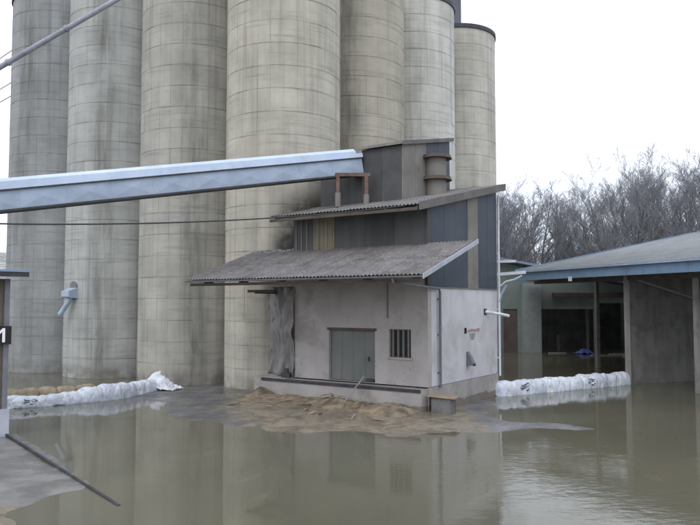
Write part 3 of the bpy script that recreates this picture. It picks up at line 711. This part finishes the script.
# loose crumpled film over the end of the row
fl = MB(); na, nb = 40, 30
for j in range(nb+1):
    for i in range(na+1):
        p_, q_ = i/na-.5, j/nb-.5
        x = p_*2.1 + .22*fbm(p_*4, q_*4, 5); y = q_*1.35 + .2*fbm(p_*4+9, q_*4, 5)
        h_ = .80*math.exp(-((p_+.12)/.25)**2 - (q_/.42)**2) + .22*math.exp(-((p_-.2)/.14)**2-((q_+.05)/.3)**2)
        h_ += .30*abs(fbm(p_*4.2+3, q_*4.2, 1, 4)) + .05*fbm(p_*9, q_*9, 2)
        fl.v.append((x, y, .03 + h_*(1-abs(p_*1.5)**3)))
fl.f = [(j*(na+1)+i, j*(na+1)+i+1, (j+1)*(na+1)+i+1, (j+1)*(na+1)+i) for j in range(nb) for i in range(na)]
o = fl.build('plastic_film', M['film'], None, (-9.85, 36.95, .08), (0, 0, R(-20)), smooth=True, sharp=50)
md = o.modifiers.new('thickness', 'SOLIDIFY'); md.thickness = .008
tag(o, 'crumpled white plastic film over the right end of the left sandbag row', 'plastic sheet')

# ------------------------------------------------------------------ mud heap and things in front of the dock
DBm = DB.matrix_basis.copy()
hp = MB(); na, nb = 150, 46
for j in range(nb+1):
    for i in range(na+1):
        s_ = -9.3 + 9.6*i/na; t = -.5 - 3.4*j/nb
        w = DBm @ Vector((s_, t, 0)); gz = ground_h(w.x, w.y)[0]
        prof_ = math.exp(-((t+1.15+.25*fbm(s_*.5, 1))/.75)**2)
        ends = min(1, max(0, (s_+9.2)/.9)) * min(1, max(0, (.25-s_)/.7))
        lump = .10 + .25*max(0, fbm(s_*.55, t*.5, 7, 3)+.25) + .26*math.exp(-((s_+8.4)/.5)**2) + .22*math.exp(-((s_+1.0)/.9)**2) + .18*math.exp(-((s_+3.8)/1.2)**2)
        h_ = lump*prof_*ends + .08*fbm(s_*1.3, t*1.5, 4, 5)*prof_ + .03*fbm(s_*4.5, t*4.5, 2, 4)*prof_ - .035*(1-prof_*ends)
        hp.v.append((w.x, w.y, gz + h_))
hp.f = [(j*(na+1)+i+1, j*(na+1)+i, (j+1)*(na+1)+i, (j+1)*(na+1)+i+1) for j in range(nb) for i in range(na)]
tag(hp.build('grain_heap', M['straw'], None, smooth=True, sharp=0), 'long low heap of wet straw-coloured grain along the loading dock', 'grain heap', kind='stuff')
bk = MB().box(-.42,.42,-.36,.36,-.4,.72).build('concrete_block', M['block'], None); bk.matrix_world = DBm @ Matrix.Translation((.62,.15,0)) @ Matrix.Rotation(.12,4,'Z')
bv = bk.modifiers.new('bevel','BEVEL'); bv.width = .04; bv.segments = 2
tag(bk, 'dark wet concrete block standing at the corner of the dock building', 'block')
pk = MB().box(-.62,.55,-.42,.40,0,.055).build('plank_cover', M['wood_pale'], None); pk.matrix_world = DBm @ Matrix.Translation((.68,.1,.735)) @ Matrix.Rotation(.2,4,'Z') @ Matrix.Rotation(.05,4,'Y')
tag(pk, 'short tan plank lying on top of the dark concrete block', 'plank')
a = DBm @ Vector((-3.3,-1.75,.1)); b = DBm @ Vector((-2.75,-.62,1.45))
tag(MB().tube([a, a.lerp(b,.5)+Vector((.02,0,.02)), b], .032, 8).build('leaning_stick', M['shed_post'], None, smooth=True), 'pale stick leaning against the loading dock below the door', 'stick')
rng = random.Random(11)
FS = sorted(rng.uniform(-8.6, .2) for _ in range(12))
FLOT = ['%s scrap of flotsam wood from the left on the bank before the dock' % w for w in
        ('first','second','third','fourth','fifth','sixth','seventh','eighth','ninth','tenth','eleventh','twelfth')]
for k in range(12):
    s_ = FS[k]; t = rng.uniform(-3.6,-1.0); w = DBm @ Vector((s_, t, 0)); z = ground_h(w.x, w.y)[0]
    l_, wd2 = rng.uniform(.25,.7), rng.uniform(.05,.12)
    h_ = .36*math.exp(-((t+1.15)/.75)**2)
    tag(MB().box(-l_/2, l_/2, -wd2/2, wd2/2, 0, .03).build('driftwood', M['wood_pale'] if k % 3 else M['wood'], None, (w.x, w.y, z+h_+.03), (rng.uniform(-.15,.15), rng.uniform(-.2,.2), rng.uniform(0,3.1))),
        FLOT[k], 'driftwood', 'flotsam on the bank')

# ------------------------------------------------------------------ kerb of the left apron
ka = Vector((-11.85,24.45,0)); kb = Vector((-5.25,16.2,0)); kd = (kb-ka).normalized(); kn = Vector((-kd.y, kd.x, 0))
kr = empty('drain_kerb', (ka.x, ka.y, 0), math.atan2(kd.y, kd.x)); kl = (kb-ka).length
tag(kr, 'straight concrete drain kerb with a dark steel rail running into the flood water', 'kerb')
for k in range(7):
    x0_ = k*kl/7; MB().add([(x0_+.01,.09,-.3),(x0_+kl/7-.01,.09,-.3),(x0_+kl/7-.01,.38,-.3),(x0_+.01,.38,-.3),
              (x0_+.01,.09,.075-.11*x0_/kl),(x0_+kl/7-.01,.09,.075-.11*(x0_+kl/7)/kl),(x0_+kl/7-.01,.38,.055-.12*(x0_+kl/7)/kl),(x0_+.01,.38,.055-.12*x0_/kl)],
              [(0,3,2,1),(4,5,6,7),(0,1,5,4),(1,2,6,5),(2,3,7,6),(3,0,4,7)]).build('kerb_stone', M['block'], kr)
MB().beam((0,.03,.075),(kl,.03,-.02),.07,.09).build('steel_rail', M['dark'], kr)

# ------------------------------------------------------------------ weigh hut at the left edge
hu = tag(empty('weigh_hut', (-11.85, 24.4, 0), R(31)), 'corner of a small brown hut with a flat overhanging roof at the left edge', 'hut')
for k in range(12): MB().box(-3.2+.262*k, -3.2+.262*k+.25, .02+.006*(k % 2), .06, .15, 5.38).build('wall_board', M['hut'], hu)
MB().box(-3.2, -.09, .06, 2.9, .1, 5.4).build('wall', M['hut'], hu)
MB().box(-.085, .085, -.06, .11, -.3, 5.4).build('corner_post', M['pipe'], hu)
MB().box(-.16, .15, -.13, -.063, -.2, .95).build('post_guard', M['flash'], hu)
MB().prismx([(-.55,5.46),(3.3,5.62),(3.3,5.78),(-.55,5.62)], -3.6, .62).build('roof', M['dark'], hu)
MB().prismx([(-.57,5.63),(3.3,5.784),(3.3,5.84),(-.57,5.69)], -3.62, .64).build('roof_felt', M['fascia'], hu)
sg = tag(empty('number_sign', (-11.80, 24.14, 3.47), R(6)), 'black sign board with a white number 1 on the hut corner', 'sign')
MB().box(-.42, .24, -.015, .015, -.31, .31).build('board', M['black_board'], sg)
one = [(-.045,-.24),(.045,-.24),(.045,.24),(-.035,.24),(-.20,.07),(-.145,.02),(-.045,.115)]
MB().prism(one, -.021, -.016).build('numeral', M['white_paint'], sg)

# ------------------------------------------------------------------ open shed on the right
SH = tag(empty('open_shed', (11.43, 48.1, 0), R(19.5)), 'large open-sided shed with a pale roof and blue-grey fascia on the right', 'shed')
YN = -30.0; XR = 16.0
rf = MB(); npitch = .35; nseg = int((0-YN)/npitch)*4
rz0 = lambda x: 6.72 + .2*x
for side_ in (0, 1):
    base = len(rf.v)
    for k in range(nseg+1):
        y = YN + k*npitch/4; dz = .035*math.cos(2*math.pi*k/4)
        xa, xb = (-.12, XR) if side_ == 0 else (XR, 32)
        za = rz0(xa) if side_ == 0 else rz0(XR); zb = rz0(XR) if side_ == 0 else rz0(0)
        rf.v += [(xa, y, za+dz), (xb, y, zb+dz)]
    for k in range(nseg): b = base+2*k; rf.f.append((b, b+1, b+3, b+2))
rfo = rf.build('roof', M['roof_light'], SH, smooth=True, sharp=0)
md = rfo.modifiers.new('thickness','SOLIDIFY'); md.thickness = .03
MB().box(XR-.2, XR+.2, YN, 0, rz0(XR)-.02, rz0(XR)+.09).build('ridge_cap', M['roof_light'], rfo)
for k in range(10): MB().box(-.16, .0, YN+3*k+.01, YN+3*k+2.99, 6.04, 6.70).build('fascia_panel', M['fascia'], rfo)
MB().prism([(-.16,6.68),(XR,rz0(XR)-.04),(XR,rz0(XR)+.07),(-.16,6.80)], .0, .06).build('verge_board', M['fascia'], rfo)
MB().box(-.33, -.165, YN, .02, 6.57, 6.66).build('gutter', M['galv'], rfo)
MB().box(-.28, -.19, -6.15, -5.9, 5.85, 6.12).build('gutter_outlet', M['white'], rfo)
sfm = MB()
for k in range(13):
    y = YN + .3 + k*2.45; sfm.add([(.0,y,6.08),(XR,y,6.08+.2*XR),(XR,y+.14,6.08+.2*XR),(.0,y+.14,6.08),(.0,y,6.38),(XR,y,6.38+.2*XR),(XR,y+.14,6.38+.2*XR),(.0,y+.14,6.38)],
                                 [(0,3,2,1),(4,5,6,7),(0,1,5,4),(1,2,6,5),(2,3,7,6),(3,0,4,7)])
for k in range(9): x = .4 + k*1.8; sfm.box(x, x+.1, YN, -.05, 6.40+.2*x, 6.52+.2*x)
sfm.build('roof_timbers', M['soffit'], SH)
for x, y in ((1.26,-9.1), (1.80,-13.5), (1.80,-17.9), (1.80,-22.3)): MB().box(x-.11, x+.11, y-.11, y+.11, -.5, 6.25).build('post', M['shed_post'], SH)
MB().box(6.0, 6.25, -.6, -.35, -.5, 7.2).build('post', M['shed_post'], SH)
MB().box(12.5, 12.75, -.6, -.35, -.5, 8.4).build('post', M['shed_post'], SH)
MB().box(1.25, 1.40, YN+.3, -.1, 5.82, 6.07).build('wall_plate', M['soffit'], SH)
# partition boards between post and ridge, rear wall, far end
for k in range(14):
    x = 1.40 + k*1.04; MB().box(x, x+1.03, -9.08 + .012*(k % 2), -8.98, -.4, 6.05+.2*x).build('partition_board', M['shed_wall'], SH)
MB().box(15.98, 16.2, YN, -.1, -.4, 9.1).build('rear_wall', M['shed_wall'], SH)
MB().beam((1.3,-9.25,6.0),(8.5,-9.25,4.15),.08,.12).build('brace', M['shed_post'], SH)
MB().beam((1.3,-13.4,6.0),(4.2,-13.4,6.75),.1,.14).build('brace', M['soffit'], SH)

# ------------------------------------------------------------------ far building behind the shed
FB = tag(empty('far_building', (13.0, 65.0, 0)), 'green-grey building with dark openings seen under the open shed', 'building')
rzf = lambda x: 8.55 - .19*x
MB().prism([(0,-.5),(1.1,-.5),(1.1,3.95),(2.4,3.95),(2.4,-.5),(4.55,-.5),(4.55,3.95),(9.5,3.95),(9.5,-.5),(9.95,-.5),(9.95,4.5),(15,4.5),(15,-.5),(15.5,-.5),(15.5,rzf(15.5)-.15),(0,rzf(0)-.15)], 0, .35).build('wall', M['far_wall'], FB)
MB().box(0,.3,.36,9,-.5,6.5).build('side_wall', M['far_wall'], FB)
MB().box(15.2,15.5,.36,9,-.5,5.3).build('side_wall', M['far_wall'], FB)
MB().box(.31,15.19,8.7,9,-.5,5.3).build('rear_wall', M['shed_wall'], FB)
MB().box(2.75, 4.4, -.75, -.003, -.5, 6.3).build('pillar', M['far_pillar'], FB)
dd = MB().box(1.12, 2.38, .1, .2, -.4, 3.93).build('door', M['far_door'], FB)
MB().box(1.3, 1.36, .03, .1, 1.4, 1.6).build('handle', M['dark'], dd)
MB().prism([(-.6,rzf(-.6)),(16,rzf(16)),(16,rzf(16)+.2),(-.6,rzf(-.6)+.2)], -1.4, 9.4).build('roof', M['far_roof'], FB)
MB().box(5.6, 15.4, -.45, -.05, 5.0, 5.45).build('beam', M['soffit'], FB)
MB().box(6.9,7.15,3.0,3.2,-.4,1.4).box(9.6,9.85,2.6,2.8,-.4,3.9).build('inner_post', M['shed_wall'], FB)
MB().box(2.9, 19, -14.5, -1.5, 6.45, 6.6).build('added_shade_roof', M['soffit'], FB)  # unseen flat roof, added to darken the bay beneath it
for x in (9.3, 14.2): MB().box(x, x+.3, -9.3, -9.0, -.5, 6.44).build('shade_roof_post', M['shed_wall'], FB)
# litter washed up in front
tp_ = MB(); na = 14
for j in range(na+1):
    for i in range(na+1):
        p_, q_ = i/na-.5, j/na-.5
        tp_.v.append((p_*1.7, q_*1.2, max(-.05, .42*math.exp(-(p_/.33)**2-(q_/.33)**2) + .18*fbm(p_*4, q_*4, 8))))
tp_.f = [(j*(na+1)+i, j*(na+1)+i+1, (j+1)*(na+1)+i+1, (j+1)*(na+1)+i) for j in range(na) for i in range(na)]
tag(tp_.build('blue_tarp', M['blue'], None, (20.9,63.2,.03), smooth=True, sharp=0), 'crumpled bright blue tarp floating before the dark openings', 'tarp')
for k, (x, y, l_, a) in enumerate([(22.2,60.6,3.2,-.05),(24.3,59.6,2.6,-.12),(18.6,63.6,1.6,.1),(23.6,62.2,1.8,.15)]):
    tag(MB().box(-l_/2,l_/2,-.12,.12,-.04,.07).build('floating_plank', M['shed_post'], None, (x, y, .02), (0,.01,a)),
        ['long pale plank floating right of the blue tarp','pale plank floating nearest the shed post','short plank floating beside the far pillar','short plank floating behind the long pale one'][k], 'plank', 'floating planks')

# ------------------------------------------------------------------ bare winter trees
def grow(seed, h, spread=1.0):
    rng = random.Random(seed); tk = MB(); cr_ = MB()
    def branch(p, d, L, r0, r1, lvl, nseg):
        pts = [p.copy()]; rad = [r0]; dv = d.copy()
        for i in range(nseg):
            dv = (dv + Vector((rng.gauss(0,.13), rng.gauss(0,.13), rng.gauss(.05,.07)))*(1 if lvl else .45)).normalized()
            pts.append(pts[-1] + dv*L/nseg); rad.append(r0 + (r1-r0)*(i+1)/nseg)
        (tk if lvl < 2 else cr_).tube(pts, rad, 6 if lvl == 0 else (4 if lvl == 1 else 3), cap=False)
        return pts, rad
    def side(d, ang):
        ref = Vector((rng.gauss(0,1), rng.gauss(0,1), rng.gauss(0,1))); x = d.cross(ref).normalized()
        return (d*math.cos(ang) + x*math.sin(ang)).normalized()
    def rec(pts, rad, L, lvl):
        if lvl > 4: return
        n = {1: rng.randint(13,16), 2: rng.randint(6,8), 3: rng.randint(4,6), 4: 3}[lvl]
        for k in range(n):
            lo = {1: .30, 2: .25, 3: .2, 4: .15}[lvl]; f = lo + (1-lo)*(k+rng.random())/n; f = min(f, .995)
            q_ = f*(len(pts)-1); i = int(q_); fr_ = q_-i; p = pts[i].lerp(pts[i+1], fr_); d = (pts[i+1]-pts[i]).normalized()
            rr = rad[i] + (rad[i+1]-rad[i])*fr_
            if lvl == 1: ll = h*rng.uniform(.20,.36)*(1.15-.55*f)*spread; ang = rng.uniform(.55,1.0)
            else: ll = L*rng.uniform(.38,.62)*(1.1-.4*f); ang = rng.uniform(.4,.85)
            dv = side(d, ang); dv.z = dv.z*.8 + .25; dv.normalize()
            r0 = max(.013, min(rr*.62, .09 if lvl == 1 else .04)) if lvl < 3 else max(.011, rr*.6)
            b_ = branch(p, dv, ll, r0, max(.0075, r0*.4), lvl, {1:5, 2:3, 3:2, 4:1}[lvl])
            rec(b_[0], b_[1], ll, lvl+1)
    t = branch(Vector((0,0,-.5)), Vector((rng.gauss(0,.03), rng.gauss(0,.03), 1)), h*.92, h*.0125+.04, .03, 0, 9)
    rec(t[0], t[1], h*.9, 1)
    return tk, cr_
protos = []
for k in range(6):
    tk, cr_ = grow(31+k, 20, [1, .85, 1.15, .95, 1.05, .8][k])
    protos.append((tk.mesh('trunk', M['bark'], True, 0), cr_.mesh('crown', M['twig'], False), (np.array(cr_.v), cr_.f), (np.array(tk.v), tk.f)))
trng = random.Random(77)
def skyline(px):
    pts = [(480,190),(508,184),(540,172),(560,188),(585,192),(610,178),(625,165),(640,156),(668,160),(690,164),(705,160),(730,150),(900,150)]
    for (a, b), (c, d) in zip(pts, pts[1:]):
        if a <= px <= c: return b + (d-b)*(px-a)/(c-a)
    return 175
def tree(x, y, h, lab, grp, k=None):
    k = trng.randrange(6) if k is None else k
    z = ground_h(x, y)[0]
    t = tag(empty('bare_tree', (x, y, z), trng.uniform(0, 6.28)), lab, 'tree', grp); s = h/20; w_ = s*trng.uniform(.8,1.0)
    t.scale = (w_, w_, s)
    place('trunk', protos[k][0], t); place('crown', protos[k][1], t)
G1 = 'bare trees of the front row behind the sheds'
spec = []
for row, (Y, st, hs) in enumerate([(88, 2.3, .95), (97, 2.4, .97), (107, 2.7, .97)]):
    x = (488-350)/705*Y
    while x < (742-350)/705*Y:
        xx = x + trng.uniform(-.9,.9); yy = Y + trng.uniform(-3,3); px = 350 + 705*xx/yy
        top = skyline(px) + trng.uniform(-6, 16); h = (302-top)/705*yy + 4.6 - ground_h(xx, yy)[0]
        spec.append((xx, yy, max(9, h*hs), row)); x += st*trng.uniform(.8,1.2)
ordw = lambda n: '%d%s' % (n, 'th' if 10 <= n % 100 <= 20 else {1:'st',2:'nd',3:'rd'}.get(n % 10, 'th'))
for row in range(3):
    rs = sorted([s for s in spec if s[3] == row], key=lambda s: s[0]/s[1])
    rn = ['front','middle','rear'][row]
    for k, (x, y, h, _) in enumerate(rs):
        tree(x, y, h, 'bare winter tree, %s from the left in the %s row behind the shed roofs' % (ordw(k+1), rn), 'bare trees behind the sheds')
tree(43.2, 78, 22.5, 'tall near bare tree whose branches enter at the right edge', 'bare trees behind the sheds', 2)
for k, (x, y, h) in enumerate([(-54.5,104,17),(-57.5,107,16),(-61,103,18)]):
    tree(x, y, h, ['bare tree showing as a sliver beside the leftmost silo','bare tree just left of the frame behind the silos','bare tree farther left behind the silos'][k], 'bare trees left of the silos')
# far wood and undergrowth as one mass
def joined(items, name, mat, label, which=(2,)):
    vs = []; fs = []; n = 0
    for (x, y, h, k) in items:
        a = trng.uniform(0, 6.28); s = h/20; c, sn = math.cos(a)*s, math.sin(a)*s
        for wch in which:
            P_, F_ = protos[k][wch]; z = ground_h(x, y)[0]
            Q = np.stack([P_[:,0]*c - P_[:,1]*sn + x, P_[:,0]*sn + P_[:,1]*c + y, P_[:,2]*s + z], 1)
            vs.append(Q); fs += [tuple(i+n for i in f) for f in F_]; n += len(Q)
    V = np.concatenate(vs); me = bpy.data.meshes.new(name); me.from_pydata(V.tolist(), [], fs); me.materials.append(mat)
    return tag(place(name, me), label, 'wood', kind='stuff')
it = []
for k in range(46):
    Y = trng.uniform(114, 150); px = trng.uniform(485, 745); h = (302-skyline(px)-trng.uniform(2,30))/705*Y + 4.6 - ground_h((px-350)/705*Y, Y)[0]
    it.append(((px-350)/705*Y, Y, max(10, h), trng.randrange(6)))
joined(it, 'far_wood', M['twig'], 'dense far wood of bare trees behind the single trees', (2, 3))
ub = MB(); ur = random.Random(5)
for k in range(14000):
    Y = ur.uniform(82, 130); px = ur.uniform(480, 750) if k % 14 else ur.uniform(-20, 12)
    x = (px-350)/705*Y; z = ground_h(x, Y)[0]; h_ = ur.uniform(1.2, 6.5)*(1.2 if ur.random() < .1 else .8)
    a = ur.uniform(0, 6.28); l_ = h_*ur.uniform(.1,.45); b = Vector((x, Y, z-.1)); t = b + Vector((math.cos(a)*l_, math.sin(a)*l_, h_))
    w_ = Vector((math.cos(a+1.57), math.sin(a+1.57), 0))*ur.uniform(.02,.07); m_ = b.lerp(t, .55) + Vector((0,0,h_*.07))
    ub.add([b-w_*.5, b+w_*.5, m_+w_*1.2, m_-w_*1.2, t], [(0,1,2,3),(3,2,4)])
tag(ub.build('undergrowth', M['brush'], None), 'brown winter undergrowth at the foot of the wood', 'undergrowth', kind='stuff')
